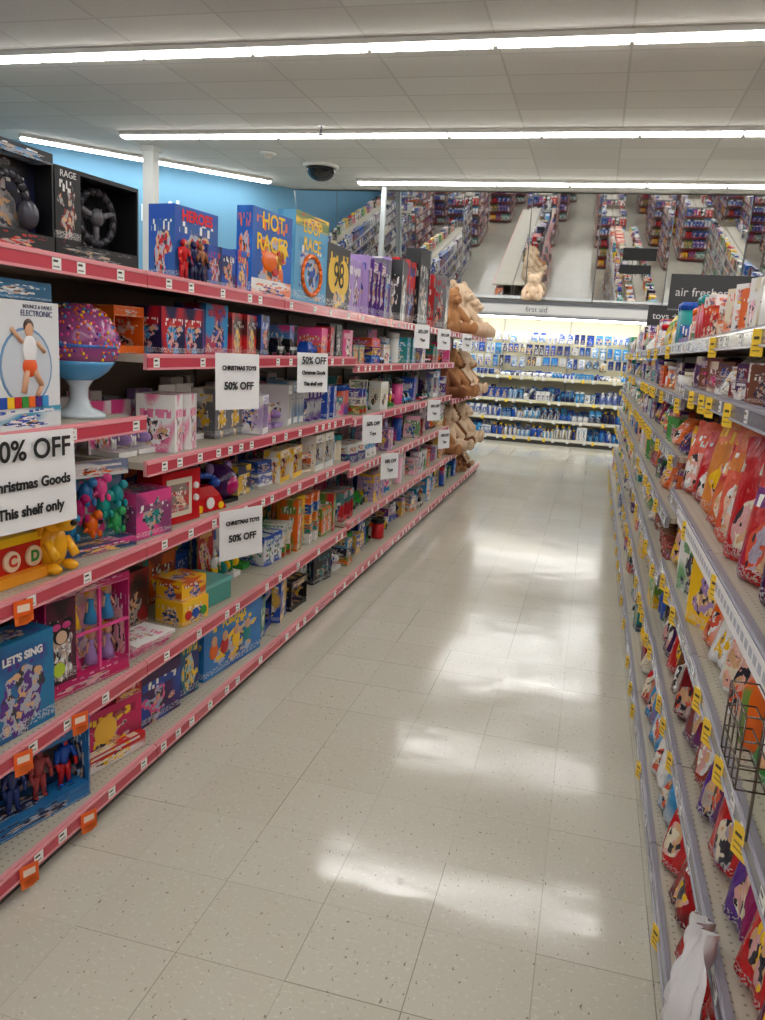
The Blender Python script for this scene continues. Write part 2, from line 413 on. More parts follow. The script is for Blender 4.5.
def tags(A, T, ya, yb, z, s, k):
    y = ya+R.uniform(.02, .12)
    while y < yb-.05:
        yel = (s < 0 and R.random() < .34)
        A.box(T, .003, .0045, y, y+.038, z-.04, z-.008, (L(240, 240, 235),), 'plain')
        A.box(T, .0045, .005, y+.004, y+.024, z-.02, z-.014, (BLK,), 'plain')
        A.box(T, .0045, .005, y+.004, y+.03, z-.034, z-.030, (GRY,), 'plain')
        if yel:
            T2 = mkT(*T(.006, y+.03, z-.0)[:2], z, 180+22)
            A.box(T2, .0, .0015, -.026, .024, -.07, -.005, (L(246, 206, 50),), 'plain')
            A.box(T2, .0015, .002, -.018, .004, -.030, -.023, (L(60, 50, 20),), 'plain'); A.box(T2, .0015, .002, -.018, .016, -.046, -.042, (L(150, 120, 30),), 'plain'); A.box(T2, .0015, .002, -.018, .012, -.058, -.055, (L(150, 120, 30),), 'plain')
        y += R.choice([.11, .16, .2, .26, .34])

pink = (L(226, 150, 156), L(200, 72, 88), L(232, 156, 163))
grey = (L(140, 138, 148), L(98, 96, 110), L(170, 168, 180))
TOPL, TOPR = 1.785, 1.69
def tabL(k):
    return {0: [.42, .86, 1.31], 1: [.42, .86, 1.31], 2: [.42, .86, 1.15, 1.516], 3: [.42, .86, 1.15, 1.516], 7: [.45, 1.08], 8: [.45, 1.08]}.get(k, [.45, .80, 1.13, 1.47])
tabBack = lambda k: [.42, .78, 1.12, 1.46]
def tabR(k):
    return [.38, .74, 1.06, 1.50] if k < 3 else [.36, .66, .93, 1.2, 1.45]
XL, XR = -1.94, .85
A = Acc(); gondola(A, XL, 0, 10.98, {1: tabL, -1: tabBack}, TOPL, {1: pink, -1: pink}, tagfn=tags); gl = A.build('toy_gondola_shelving')
A = Acc(); gondola(A, XR, 0, 12.2, {-1: tabR, 1: tabBack}, TOPR, {-1: grey, 1: grey}, tagfn=tags); gr = A.build('grocery_gondola_shelving')

# ---------------------------------------------------------------- left products
FL = XL+.48-.015; FB = XL+.52-.02
def gapsL(k):
    z = [.10]+tabL(k)+[TOPL]
    return [(z[i], (z[i+1]-.055-z[i]) if i < len(z)-1 else .36) for i in range(len(z))]
START2 = {.86: .98, .42: .86, .10: 1.14}
for k in range(0, 8):
    y0 = k*1.22
    for i, (z, g) in enumerate(gapsL(k)):
        a, ln, st = y0, 1.22, .015
        if k == 1: ln = .33            # the rest of this bay holds the individually modelled toys
        if k in (2, 3) and z == TOPL: continue
        if k == 7 and z > .4: continue
        if k == 2: st = START2.get(z, .015)
        A = Acc(); xf = FB if i == 0 else FL
        kinds = ['box', 'box', 'win', 'bli', 'tub', 'box', 'stack', 'car']; P = TOY; wr = (.07, .19); hr = (.45, .95); cl = 2
        if k in (2, 3):
            if z == 1.516: kinds = ['box', 'box', 'win', 'car']; P = [BLU, RED, PUR, SKY, NAV, PNK, ORG, BLK, TEA]; wr = (.1, .17); hr = (.7, .97); cl = 2
            elif z == 1.15: kinds = ['box', 'win', 'win', 'bli']; P = [WHT, WHT, PNK, WHT, WHT, LIL, GRY] if k == 2 else GIRL+BOY; wr = (.08, .16); hr = (.58, .8)
            elif z == .86: kinds = ['box', 'car', 'win', 'bli', 'stack']; P = TOY; wr = (.1, .18); hr = (.4, .9)
            elif z == .42: kinds = ['box', 'box', 'win', 'bli', 'box', 'stack']; P = [GRN, YEL, RED, TEA, BLU, GRN, ORG, WHT]; hr = (.4, .8); wr = (.05, .13)
            elif z == .10: kinds = ['box', 'win', 'box']; P = BOY+[PUR, YEL]; wr = (.16, .3); hr = (.6, .97)
        if k >= 4 and R.random() < .6: P = R.choice([GIRL, BOY, TOY, GIRL])
        if z == TOPL:
            kinds = ['box', 'win', 'box']; wr = (.18, .34); hr = (1.2, 1.9); P = [BLK, NAV, DPU, BLK, RED, GRY, BLK, BLU]
            if k == 4: P = [LIL, WHT, LIL, PUR, GRY, WHT]; hr = (.9, 1.4); kinds = ['win', 'win', 'box', 'stack']; wr = (.14, .24)
            if k == 0: hr = (.6, .8)
        if k == 1 and z == TOPL: hr = (.5, .7)
        fill(A, xf, a, z, 0, ln, g, kinds, P, wr=wr, hr=hr, dr=(.08, .2), clusters=cl if z != .10 else 1, recess=(.015, .12) if i else (.05, .16), depth=.40 if i else .44, start=st, jit=12, back=k != 1)
        A.build('boxed_toys')
def obj(name, loc, th, fn, bevel=0):
    A = Acc(); fn(A); return A.build(name, loc, th, bevel=bevel)
A = Acc()
for k in range(9):
    for z in [.10]+tabBack(k): fill(A, XL-.46, (k+1)*1.22, z, 180, 1.22, .28, ['box', 'box', 'tub'], TOY, back=False, wr=(.12, .26))
A.build('boxed_games')
A = Acc()
for k in range(10):
    for z in [.10]+tabBack(k)+[TOPR]: fill(A, XR+.46, k*1.22, z, 0, 1.22, .28, ['box', 'box', 'bot'], HOME, back=False, wr=(.12, .26))
A.build('household_packages')

def tbox(name, y, z, w, d, h, cols, th=0, x=None, title=None, tcol=W3, tsize=.05, tz=.82, more=(), extra=None):
    o = obj(name, (x if x is not None else FL-.03, y, z+.001), th, lambda A: (A.box(ID, -d, 0, -w/2, w/2, 0, h, cols, 'print', R.random()*50), extra(A) if extra else None))
    if title: text(title, tsize, (.0015, 0, h*tz), tcol, o, name='title', bold=.0015)
    for (b, sz, u, zz, c) in more: text(b, sz, (.0015, u, zz), c, o, name='caption', bold=.001)
    return o

# top shelf
def headset(A):
    w, d, h = .27, .2, .27
    A.box(ID, -d, -.06, -w/2, w/2, 0, h, (BLK, NAV, GRY), 'print', 3)
    A.box(ID, -.06, 0, -w/2, w/2, 0, .05, (BLK, BLK, RED), 'print', 4); A.box(ID, -.06, 0, -w/2, w/2, h-.03, h, (L(25, 40, 60), BLK, SKY), 'print', 9)
    for s in (-1, 1): A.box(ID, -.06, 0, s*w/2-.006*(s > 0), s*w/2+.006*(s < 0), .05, h-.03, (BLK,), 'plain')
    pts = [(-.03, .07*math.cos(a), .11+.085*math.sin(a)) for a in [math.pi*i/10 for i in range(11)]]
    for p, q in zip(pts, pts[1:]): A.tube(ID, p, q, .012, (L(60, 60, 68),), 'gloss')
    for s in (-1, 1): A.sphere(ID, -.03, s*.07, .1, .028, .03, .04, (L(75, 75, 85),), 'gloss')
o = obj('gaming_headset_box', (FL-.04, 1.90, TOPL+.001), -4, headset)
def wheelbox(A):
    w, d, h = .36, .22, .26
    A.box(ID, -d, -.12, -w/2, w/2, 0, h, (BLK, L(50, 50, 56), BLK), 'print', 13)
    A.box(ID, -.12, 0, -w/2, w/2, 0, .05, (BLK, BLK, L(90, 90, 95)), 'print', 14)
    A.box(ID, -.12, 0, -w/2, -w/2+.1, .05, h, (BLK, BLK, L(130, 30, 30)), 'print', 15)
    A.box(ID, -.12, 0, -w/2+.1, w/2, h-.012, h, (BLK,), 'plain')
    A.box(ID, -.12, 0, w/2-.008, w/2, .05, h-.012, (BLK,), 'plain')
    pts = [(-.06, .05+.08*math.cos(a), .15+.08*math.sin(a)) for a in [2*math.pi*i/16 for i in range(17)]]
    for p, q in zip(pts, pts[1:]): A.tube(ID, p, q, .013, (L(55, 55, 62),), 'gloss')
    for a in (math.pi/2*3, .3, math.pi-.3): A.tube(ID, (-.06, .05, .15), (-.06, .05+.08*math.cos(a), .15+.08*math.sin(a)), .01, (GRY,), 'gloss')
    A.sphere(ID, -.055, .05, .15, .02, .028, .028, (L(90, 90, 95),), 'gloss')
o = obj('steering_wheel_toy_box', (FL-.05, 2.28, TOPL+.001), -8, wheelbox)
text('RAGE', .026, (.0015, -.13, .24), W3, o, name='title')
def figbox(A):
    A.box(ID, -.12, 0, -.18, .1, 0, .28, (BLU, L(40, 90, 160), RED), 'print', 22); A.box(ID, -.12, .02, .1, .2, 0, .16, (BLU, NAV, ORG), 'print', 25)
    A.box(ID, .001, .02, -.0, .098, 0, .16, (NAV, BLU, RED), 'print', 28)
    for u, c in ((-.14, RED), (-.08, NAV), (-.03, L(150, 90, 50))): hero(A, ID, .012, u, .01, .15, [c, NAV])
o = obj('action_figure_box', (FL-.07, 3.0, TOPL+.001), -8, figbox)
text('HEROES', .055, (.0015, -.04, .245), L(230, 40, 40), o, name='title', bold=.002)
def flame(A, w, h, c):
    A.sphere(ID, .0, -w*.05, h*.42, .006, w*.22, h*.12, (c,), 'gloss', 14, 8)
    for i in range(4): A.lathe(ID, .0, w*.08+i*w*.06, h*(.35+.07*i), [(w*.1, 0), (w*.09, .004)], (YEL if i % 2 else RED,), 'plain', 10, axis='n')
    A.box(ID, .0, .001, -w/2, w/2, 0, h*.2, (WHT, ORG, BLU), 'print', 3)
tbox('toy_launcher_box', 3.28, TOPL, .09, .1, .17, (L(30, 90, 190), RED, YEL))
o = tbox('race_track_box', 3.61, TOPL, .38, .08, .38, (L(10, 100, 195), L(10, 80, 170), ORG), th=-6, title='HOT\nRACER', tcol=L(250, 205, 30), tsize=.1, tz=.74, extra=lambda A: flame(A, .38, .38, ORG))
o = tbox('loop_track_box', 4.14, TOPL, .42, .10, .45, (L(90, 165, 205), L(60, 140, 190), BLU), th=-4, title='LOOP\nRACE', tcol=L(245, 200, 40), tsize=.09, tz=.76, extra=lambda A: (A.box(ID, 0, .001, -.21, .21, .38, .45, (YEL, L(40, 110, 60), RED), 'print', 4), [A.tube(ID, (.004, .12*math.cos(a), .15+.1*math.sin(a)), (.004, .12*math.cos(a+.4), .15+.1*math.sin(a+.4)), .012, (ORG,), 'gloss') for a in [i*.4 for i in range(16)]]))
o = tbox('number_game_box', 4.61, TOPL, .42, .12, .36, (BLK, L(40, 36, 30), YEL), title=None, more=[('98', .2, 0, .19, L(20, 18, 15))], extra=lambda A: [A.lathe(ID, 0, s*.09, .19, [(.1, 0), (.1, .001)], (L(235, 190, 40),), 'plain', 20, axis='n') for s in (-1, 1)])
# shelf 1.31
Z2 = 1.31
o = obj('trampoline_toy_box', (FL-.02, 1.88, Z2+.001), 0, lambda A: (A.box(ID, -.16, 0, -.15, .15, 0, .345, (L(225, 228, 230), L(200, 215, 225), L(150, 190, 220)), 'plain'),
    A.box(ID, 0, .001, -.15, .15, 0, .06, (L(70, 160, 190), WHT, BLU), 'print', 4),
    A.lathe(ID, .0, .01, .17, [(.105, 0), (.105, .0015)], (L(110, 150, 190),), 'plain', 24, axis='n'),
    A.lathe(ID, .0015, .01, .17, [(.098, 0), (.098, .001)], (L(205, 212, 220),), 'plain', 24, axis='n'),
    A.sphere(ID, .003, .02, .27, .004, .018, .022, (SK,), 'plain'), A.sphere(ID, .002, .02, .278, .004, .021, .02, (L(70, 45, 30),), 'plain'),
    A.sphere(ID, .004, .02, .215, .005, .03, .04, (L(238, 238, 238),), 'plain'), A.sphere(ID, .004, .02, .17, .005, .03, .028, (L(235, 90, 30),), 'plain'),
    A.tube(ID, (.004, .035, .16), (.004, .065, .12), .009, (SK,), 'plain'), A.tube(ID, (.004, .065, .12), (.004, .045, .09), .007, (SK,), 'plain'), A.tube(ID, (.004, .005, .16), (.004, -.01, .10), .009, (SK,), 'plain'),
    A.tube(ID, (.004, -.01, .235), (.004, -.05, .27), .006, (SK,), 'plain'), A.tube(ID, (.004, .05, .235), (.004, .08, .21), .006, (SK,), 'plain'),
    [A.box(ID, .001, .0045, -.1+.028*q, -.075+.028*q, .06, .09, (cc,), 'plain') for q, cc in enumerate((BLU, YEL, RED, GRN, ORG, PUR, SKY))]))
text('BOUNCE & DANCE', .014, (.002, .06, .33), L(60, 60, 90), o, name='title'); text('ELECTRONIC', .022, (.002, .055, .312), L(40, 50, 110), o, name='title')
tbox('board_game_box', 1.88, Z2+.348, .27, .15, .05, (L(30, 100, 140), L(20, 120, 170), WHT))
def globe(A):
    st = L(205, 215, 222); r0 = .125; zc = .235
    A.lathe(ID, 0, 0, 0, [(.085, 0), (.082, .012), (.04, .03), (.028, .06), (.03, .095), (.05, .125)], (st,), 'gloss', 24)
    p0 = -.45
    A.lathe(ID, 0, 0, zc, [(r0*math.cos(p)+.001, r0*math.sin(p)) for p in [-math.pi/2+(p0+math.pi/2)*i/8 for i in range(9)]], (L(80, 160, 215),), 'gloss', 28)
    A.lathe(ID, 0, 0, zc, [(r0*math.cos(p)+.001, r0*math.sin(p)) for p in [p0+(math.pi/2-p0)*i/12 for i in range(13)]], (L(150, 75, 130),), 'gloss', 28)
    A.lathe(ID, 0, 0, zc-.012, [(r0+.002, 0), (r0+.003, .01)], (L(70, 110, 190),), 'gloss', 28)
    for i in range(420):
        a = R.random()*6.28; p = math.asin(R.uniform(-.4, .98))
        A.sphere(ID, r0*math.cos(p)*math.cos(a), r0*math.cos(p)*math.sin(a), zc+r0*math.sin(p), .0055, .0055, .0055, (R.choice([YEL, PNK, ORG, PUR, L(200, 110, 60), PNK, LPK, SKY]),), 'gloss', 5, 3)
obj('karaoke_ball_toy', (FL-.14, 2.29, Z2+.001), 0, globe)
# shelf .86
Z3 = .86
def abcbox(A):
    A.box(ID, -.16, 0, -.2, .13, 0, .13, (L(205, 45, 30),), 'gloss'); A.box(ID, -.16, .003, -.2, .13, .11, .135, (YEL,), 'gloss')
    A.box(ID, .0, .03, -.21, .14, 0, .03, (L(245, 160, 40),), 'gloss')
    for i, c in enumerate((RED, BLU, GRN, ORG)): A.lathe(ID, .0, -.16+i*.085, .065, [(.032, 0), (.03, .008)], (L(250, 225, 190),), 'gloss', 18, axis='n')
    y = L(245, 180, 30)
    A.sphere(ID, .0, .17, .08, .05, .045, .075, (y,), 'gloss', 14, 10); A.sphere(ID, .02, .165, .165, .042, .04, .042, (y,), 'gloss', 14, 10)
    A.sphere(ID, .065, .16, .155, .034, .024, .02, (y,), 'gloss'); A.sphere(ID, .098, .158, .165, .01, .012, .01, (BLK,), 'gloss')
    for s in (-1, 1):
        A.sphere(ID, .0, .165+s*.045, .16, .02, .01, .045, (L(225, 150, 20),), 'gloss'); A.sphere(ID, .05, .16+s*.014, .185, .008, .009, .013, (WHT,), 'gloss', 8, 6); A.sphere(ID, .056, .16+s*.014, .185, .004, .004, .006, (BLK,), 'gloss', 8, 6)
        A.tube(ID, (.02, .17+s*.04, .1), (.06, .17+s*.04, .05), .014, (y,), 'gloss'); A.sphere(ID, .04, .17+s*.035, .018, .03, .018, .017, (y,), 'gloss')
o = obj('pop_up_alphabet_toy', (FL-.085, 1.87, Z3+.001), -5, abcbox)
for i, (c, k) in enumerate(zip('ABCD', (RED, BLU, L(220, 60, 30), GRN))): text(c, .045, (.0092, -.16+i*.085, .065), k, o, name='letter', bold=.002)
def blister(A):
    A.box(ID, -.1, -.094, -.15, .15, 0, .3, (L(110, 130, 160), TEA, PNK), 'print', 17)
    A.box(ID, -.094, -.02, -.15, .15, 0, .03, (L(40, 70, 110), PNK, YEL), 'print', 12)
    A.box(ID, -.094, -.06, -.15, .15, .25, .3, (L(120, 130, 160), WHT, ORG), 'print', 19)
    for (u, z, c) in ((-.1, .09, L(20, 130, 180)), (-.06, .15, MAG), (-.01, .09, ORG), (.04, .15, L(20, 150, 140)), (.09, .09, L(40, 160, 90)), (.1, .18, L(20, 140, 150)), (-.11, .19, L(30, 90, 170)), (-.03, .2, L(40, 110, 170)), (.03, .21, PNK)):
        A.sphere(ID, -.06, u, z, .025, .022, .036, (c,), 'gloss'); A.sphere(ID, -.04, u+.012, z+.036, .018, .015, .016, (c,), 'gloss'); A.tube(ID, (-.06, u-.01, z-.01), (-.055, u-.035, z-.02), .012, (c,), 'gloss', 6, .003)
        for s in (-1, 1): A.sphere(ID, -.035, u+s*.014, z-.028, .01, .008, .014, (c,), 'gloss', 8, 6)
obj('dinosaur_figure_pack', (FL-.04, 2.28, Z3+.001), -16, blister)
tbox('playset_box', 2.57, Z3, .2, .14, .17, (PNK, L(120, 60, 110), TEA), th=-8)
def tvbox(A):
    A.box(ID, -.12, 0, -.12, .12, 0, .21, (L(200, 20, 30),), 'gloss'); A.box(ID, .0, .004, -.1, .06, .03, .18, (L(225, 215, 195), CRM, BLK), 'plain'); A.box(ID, .004, .005, -.08, .04, .05, .16, (L(140, 130, 120), RED, CRM), 'print', 3)
    for z in (.14, .09): A.lathe(ID, .0, .09, z, [(.015, 0), (.012, .01)], (WHT,), 'gloss', 10, axis='n')
obj('toy_television', (FL-.05, 2.81, Z3+.001), -8, tvbox, .006)
def phone(A):
    A.box(ID, -.12, 0, -.11, .11, .0, .06, (RED,), 'gloss', taper=.25); A.box(ID, -.1, -.02, -.09, .09, .06, .1, (RED,), 'gloss', taper=.4)
    pts = [(-.06, .1*math.cos(a), .115+.03*math.sin(a)) for a in [math.pi*i/8 for i in range(9)]]
    for p, q in zip(pts, pts[1:]): A.tube(ID, p, q, .014, (BLU,), 'gloss', 8)
    for s in (-1, 1): A.sphere(ID, -.06, s*.1, .105, .026, .026, .022, (BLU,), 'gloss')
    A.lathe(ID, .0-.004, 0, .035, [(.025, 0), (.025, .006)], (WHT,), 'gloss', 16, axis='n')
    for s in (-1, 1): A.lathe(ID, -.004, s*.07, .018, [(.016, 0), (.016, .008)], (YEL,), 'gloss', 12, axis='n')
obj('toy_telephone', (FL-.05, 3.06, Z3+.001), -12, phone)
def helm(A):
    A.sphere(ID, -.09, 0, .085, .09, .085, .085, (DPU,), 'gloss', 18, 12); A.sphere(ID, -.035, 0, .08, .045, .05, .05, (MAG,), 'gloss', 14, 8); A.box(ID, -.16, -.02, -.06, .06, 0, .02, (BLK,), 'gloss')
    for s in (-1, 1): A.sphere(ID, -.09, s*.07, .15, .02, .02, .03, (LIL,), 'gloss', 10, 6)
obj('toy_helmet', (FL-.04, 3.28, Z3+.001), -8, helm)
def backstock(y0, ln, z, g, P=TOY):
    A = Acc(); fill(A, FL-.28, y0, z, 0, ln, g, ['box'], P, wr=(.13, .22), dr=(.08, .1), hr=(.5, .9), back=False); A.build('boxed_toys')
for z, g in ((TOPL, .16), (.86, .36), (.42, .36), (.10, .26)): backstock(1.64, .78, z, g, [BLK, NAV, PUR, BRN, DRD, BLU])
for z, g in ((.86, .22), (.42, .34), (.10, .26)): backstock(2.46, 1.0, z, g, [TEA, BLU, PUR, BRN, DRD, ORG])
# shelf .42
Z4 = .42
def minnie(A):
    w, d, h = .36, .12, .36; c = (L(205, 30, 100), MAG, LPK); t = .006
    A.box(ID, -d, -d+t, -w/2, w/2, 0, h, (LPK, L(250, 225, 235), LIL), 'print', 5)
    for a in ((-w/2, -w/2+t), (w/2-t, w/2)): A.box(ID, -d+t, 0, a[0], a[1], 0, h, c, 'print', 6)
    A.box(ID, -d+t, 0, -w/2+t, w/2-t, 0, .05, c, 'print', 7); A.box(ID, -d+t, 0, -w/2+t, w/2-t, h-.03, h, c, 'print', 8)
    A.box(ID, -.004, .001, -w/2+t, -w/2+.12, .05, h-.03, (L(45, 20, 30), L(90, 20, 50), WHT), 'print', 9)
    A.box(ID, -.01, 0, -w/2+.12, w/2-t, .185, .195, (PNK,), 'plain')
    A.box(ID, -.01, 0, .04, .05, .05, h-.03, (PNK,), 'plain')
    for i in range(3):
        for j in range(2): doll(A, ID, -.05, -.025+i*.075, .052+j*.145, .125, [LIL, YEL, SKY, PNK])
    for s in (-1, 1): A.lathe(ID, .001, -.12+s*.028, .25, [(.02, 0), (.02, .002)], (BLK,), 'plain', 14, axis='n')
    A.lathe(ID, .001, -.12, .215, [(.032, 0), (.032, .002)], (BLK,), 'plain', 16, axis='n'); A.lathe(ID, .003, -.12, .208, [(.022, 0), (.022, .001)], (L(235, 200, 170),), 'plain', 14, axis='n')
    for s in (-1, 1): A.sphere(ID, .004, -.12+s*.02, .245, .005, .018, .012, (PNK,), 'gloss')
    A.lathe(ID, .001, -.13, .1, [(.024, 0), (.024, .001)], (L(190, 220, 60),), 'plain', 16, axis='n')
obj('mouse_doll_playset_box', (FL-.05, 2.2, Z4+.001), -12, minnie)
tbox('talking_toy_box', 1.85, Z4, .24, .12, .29, (L(25, 120, 170), L(40, 90, 150), PUR), title='LET\'S SING', tsize=.032, th=-6)
tbox('plush_toy_box', 1.63, Z4, .12, .12, .27, (L(60, 140, 190), TEA, WHT), x=FL-.05)
def pads(A):
    for i in range(4): A.box(ID, -.14+i*.004, .0+.006*i, -.12+.01*i, .1+.012*i, i*.014, i*.014+.012, (R.choice([LPK, WHT, LIL, MAG]), PNK, WHT), 'print', R.random()*9)
obj('coloring_book_stack', (FL-.03, 2.53, Z4+.001), -8, pads)
tbox('toy_tool_case', 2.68, Z4+.0, .2, .1, .25, (L(150, 15, 25), BLK, L(90, 10, 15)), th=-5, x=FL-.19)
def dough(A):
    A.box(ID, -.14, 0, -.085, .085, 0, .1, (YEL, L(250, 190, 20), BLU), 'print', 6); A.box(ID, -.14, -.01, -.08, .08, .1, .19, (L(245, 190, 20), RED, BLU), 'print', 16)
    for i, c in enumerate((RED, BLU, GRN)): A.lathe(ID, -.002, -.05+i*.05, .04, [(.02, 0), (.02, .006)], (c,), 'gloss', 12, axis='n')
obj('modeling_dough_box', (FL-.03, 2.9, Z4+.001), -10, dough)
def basin(A):
    A.box(ID, -.2, 0, -.12, .12, 0, .1, (L(70, 160, 150),), 'gloss'); A.box(ID, -.205, .005, -.125, .125, .085, .105, (L(110, 190, 180),), 'gloss')
obj('storage_bin', (FL-.05, 3.14, Z4+.001), -6, basin, .006)
# base shelf
Z5 = .10
def winfig(A):
    w, d, h = .4, .13, .28; c = (L(25, 100, 160), L(40, 120, 180), NAV); t = .006
    A.box(ID, -d, -d+t, -w/2, w/2, 0, h, (L(110, 90, 90), DRD, NAV), 'print', 5)
    for a in ((-w/2, -w/2+t), (w/2-t, w/2)): A.box(ID, -d+t, 0, a[0], a[1], 0, h, c, 'print', 6)
    A.box(ID, -d+t, 0, -w/2+t, w/2-t, 0, .05, c, 'print', 17); A.box(ID, -d+t, 0, -w/2+t, w/2-t, h-.05, h, c, 'plain')
    for i, k in enumerate(([RED, BLU], [L(40, 60, 120), GRY], [L(160, 60, 60), YEL], [BLU, RED])): hero(A, ID, -.05, -.145+i*.095, .05, .165, k)
o = obj('superhero_figure_set', (FB-.06, 1.89, Z5+.001), -14, winfig); text('HERO TEAM', .03, (.0015, .02, .255), L(220, 40, 40), o, name='title')
def craft(A):
    A.box(ID, -.2, 0, -.15, .15, 0, .2, (L(205, 20, 90), L(150, 20, 60), YEL), 'print', 41); A.box(ID, .0, .03, -.14, .14, 0, .06, (RED, WHT, YEL), 'print', 44)
    A.box(ID, -.17, 0, .03, .15, .2, .25, (L(50, 20, 50), RED, YEL), 'print', 45)
    A.lathe(ID, .0, -.02, .12, [(.05, 0), (.05, .002)], (L(245, 190, 60),), 'plain', 18, axis='n')
obj('craft_kit_box', (FB-.08, 2.3, Z5+.001), -14, craft)
tbox('doll_house_box', 2.64, Z5, .26, .16, .22, (DPU, BLU, PNK), th=-8, x=FB-.08)
tbox('toy_figurine_box', 2.88, Z5, .13, .12, .25, (L(30, 40, 110), TEA, YEL), th=-8, x=FB-.08)
o = tbox('puppy_playset_box', 3.25, Z5, .5, .14, .262, (L(20, 95, 175), L(40, 130, 200), YEL), th=-6, x=FB-.05, extra=lambda A: [(A.sphere(ID, .0, u, .12, .004, .035, .04, (c,), 'plain'), A.sphere(ID, .002, u, .165, .004, .025, .025, (SK,), 'plain')) for u, c in ((-.17, ORG), (-.08, RED), (.02, YEL), (.12, TEA))])
text('PUP PALS', .05, (.0015, .0, .225), L(250, 215, 60), o, name='title', bold=.002)

# ---------------------------------------------------------------- paper sale signs
def sign(name, loc, th, w, h, lines, tilt=0):
    A = Acc(); nu = 8
    for j in range(5):
        for i in range(nu+1):
            s = i/nu-.5; t = j/4
            A.v.append((.004*math.sin(s*4+loc[1])+.008*(1-t)*tilt, s*w, -h+h*t))
    for j in range(4):
        for i in range(nu):
            A.face([j*(nu+1)+i, j*(nu+1)+i+1, (j+1)*(nu+1)+i+1, (j+1)*(nu+1)+i], [(0, 0)]*4, (L(240, 240, 240),), 'plain', 0, True)
    o = A.build(name, loc, th)
    for (b_, sz, zz) in lines: text(b_, sz, (.013, 0, -h+zz*h), (.01, .01, .01), o, name='lettering', bold=.0014)
    return o
XS = XL+.48
sign('sale_sign', (XS+.03, 1.80, 1.315), -8, .34, .26, [('50% OFF', .076, .82), ('Christmas Goods', .039, .48), ('This shelf only', .039, .2)], 1)
sign('sale_sign', (XS+.05, 3.05, 1.53), -24, .24, .225, [('CHRISTMAS TOYS', .0225, .74), ('50% OFF', .042, .42)], 1)
sign('sale_sign', (XS+.05, 3.95, 1.54), -22, .24, .2, [('50% OFF', .05, .8), ('Christmas Goods', .025, .5), ('This shelf only', .025, .22)], 1)
sign('sale_sign', (XS+.05, 3.12, .875), -24, .25, .215, [('CHRISTMAS TOYS', .0235, .74), ('50% OFF', .042, .42)], 1)
for (y, z) in ((5.2, 1.14), (5.75, .82), (7.35, 1.14), (6.6, 1.79), (7.6, 1.79), (9.0, 1.79), (8.0, .81)):
    sign('sale_sign', (XS+.045, y, z), -25, .2, .19, [('50% OFF', .036, .7), ('Toys', .032, .35)], 1)
A = Acc()
for (y, z) in ((1.78, .86), (2.02, .42), (1.76, .42), (2.0, .10), (1.72, .10)):
    xx = (XL+.52 if z < .2 else XL+.48)+.018
    T = mkT(xx, y, z, -22)
    A.box(T, .001, .0025, -.028, .028, -.05, -.002, (L(242, 100, 25),), 'plain')
    for i in range(3): A.box(T, .0025, .004, -.026+.012*i, .012+.008*i, -.072+.004*i, -.048, (L(245, 115, 40),), 'plain')
    A.box(T, .0026, .0032, -.018, .018, -.035, -.015, (L(250, 225, 205),), 'plain')
A.build('clearance_tags')

# ---------------------------------------------------------------- plush bears
def plush_mesh(name, col, light):
    bm = bmesh.new()
    def sp(c, r):
        m = Matrix.Translation(c) @ Matrix.Diagonal((r[0], r[1], r[2], 1)); bmesh.ops.create_uvsphere(bm, u_segments=16, v_segments=10, radius=1, matrix=m)
    def limb(p, q, r0, r1, n=6):
        for i in range(n):
            t = i/(n-1); c = Vector(p).lerp(Vector(q), t); r = r0+(r1-r0)*t; sp(c, (r, r, r))
    sp((0, 0, .13), (.09, .1, .13)); sp((.02, 0, .12), (.09, .085, .1)); sp((.01, 0, .31), (.085, .095, .085)); sp((.02, 0, .24), (.06, .06, .05))
    for s in (-1, 1):
        sp((-.01, s*.075, .385), (.02, .036, .036)); limb((.02, s*.09, .21), (.1, s*.13, .12), .038, .034); limb((.05, s*.07, .052), (.19, s*.11, .05), .052, .042); sp((.21, s*.112, .06), (.025, .044, .056))
    me = bpy.data.meshes.new(name); bm.to_mesh(me); bm.free()
    o = bpy.data.objects.new('tmp', me); scene.collection.objects.link(o)
    r = o.modifiers.new('r', 'REMESH'); r.mode = 'VOXEL'; r.voxel_size = .009; sm = o.modifiers.new('s', 'SMOOTH'); sm.iterations = 4
    dg = bpy.context.evaluated_depsgraph_get(); me2 = bpy.data.meshes.new_from_object(o.evaluated_get(dg)); bpy.data.objects.remove(o)
    bm = bmesh.new(); bm.from_mesh(me2)
    for f in bm.faces: f.smooth = True; f.material_index = 0
    def add(c, r, mi):
        m = Matrix.Translation(c) @ Matrix.Diagonal((r[0], r[1], r[2], 1)); g = bmesh.ops.create_uvsphere(bm, u_segments=14, v_segments=8, radius=1, matrix=m)
        for v in g['verts']:
            for f in v.link_faces: f.material_index = mi; f.smooth = True
    add((.09, 0, .29), (.035, .045, .034), 1); add((.124, 0, .303), (.009, .014, .01), 2)
    for s in (-1, 1): add((.086, s*.034, .33), (.009, .009, .01), 2); add((.008, s*.075, .385), (.01, .022, .022), 1); add((.234, s*.112, .06), (.006, .028, .036), 1)
    bm.to_mesh(me2); bm.free()
    me2.materials.clear()
    for nm, c, rg in ((name+'_fur', col, .95), (name+'_pale_fur', light, .95), (name+'_eye', (.01, .01, .01), .15)):
        b = NB(nm); co = b.node('ShaderNodeTexCoord').outputs['Object']; n = b.noise(co, 90, 4)
        b.put(b.b.inputs['Base Color'], b.mix(n.outputs[0], tuple(x*.7 for x in c), tuple(min(1, x*1.2) for x in c))); b.b.inputs['Roughness'].default_value = rg
        if rg > .5: b.bump(n.outputs[0], .7, .006)
        me2.materials.append(b.m)
    me2.name = name
    return me2
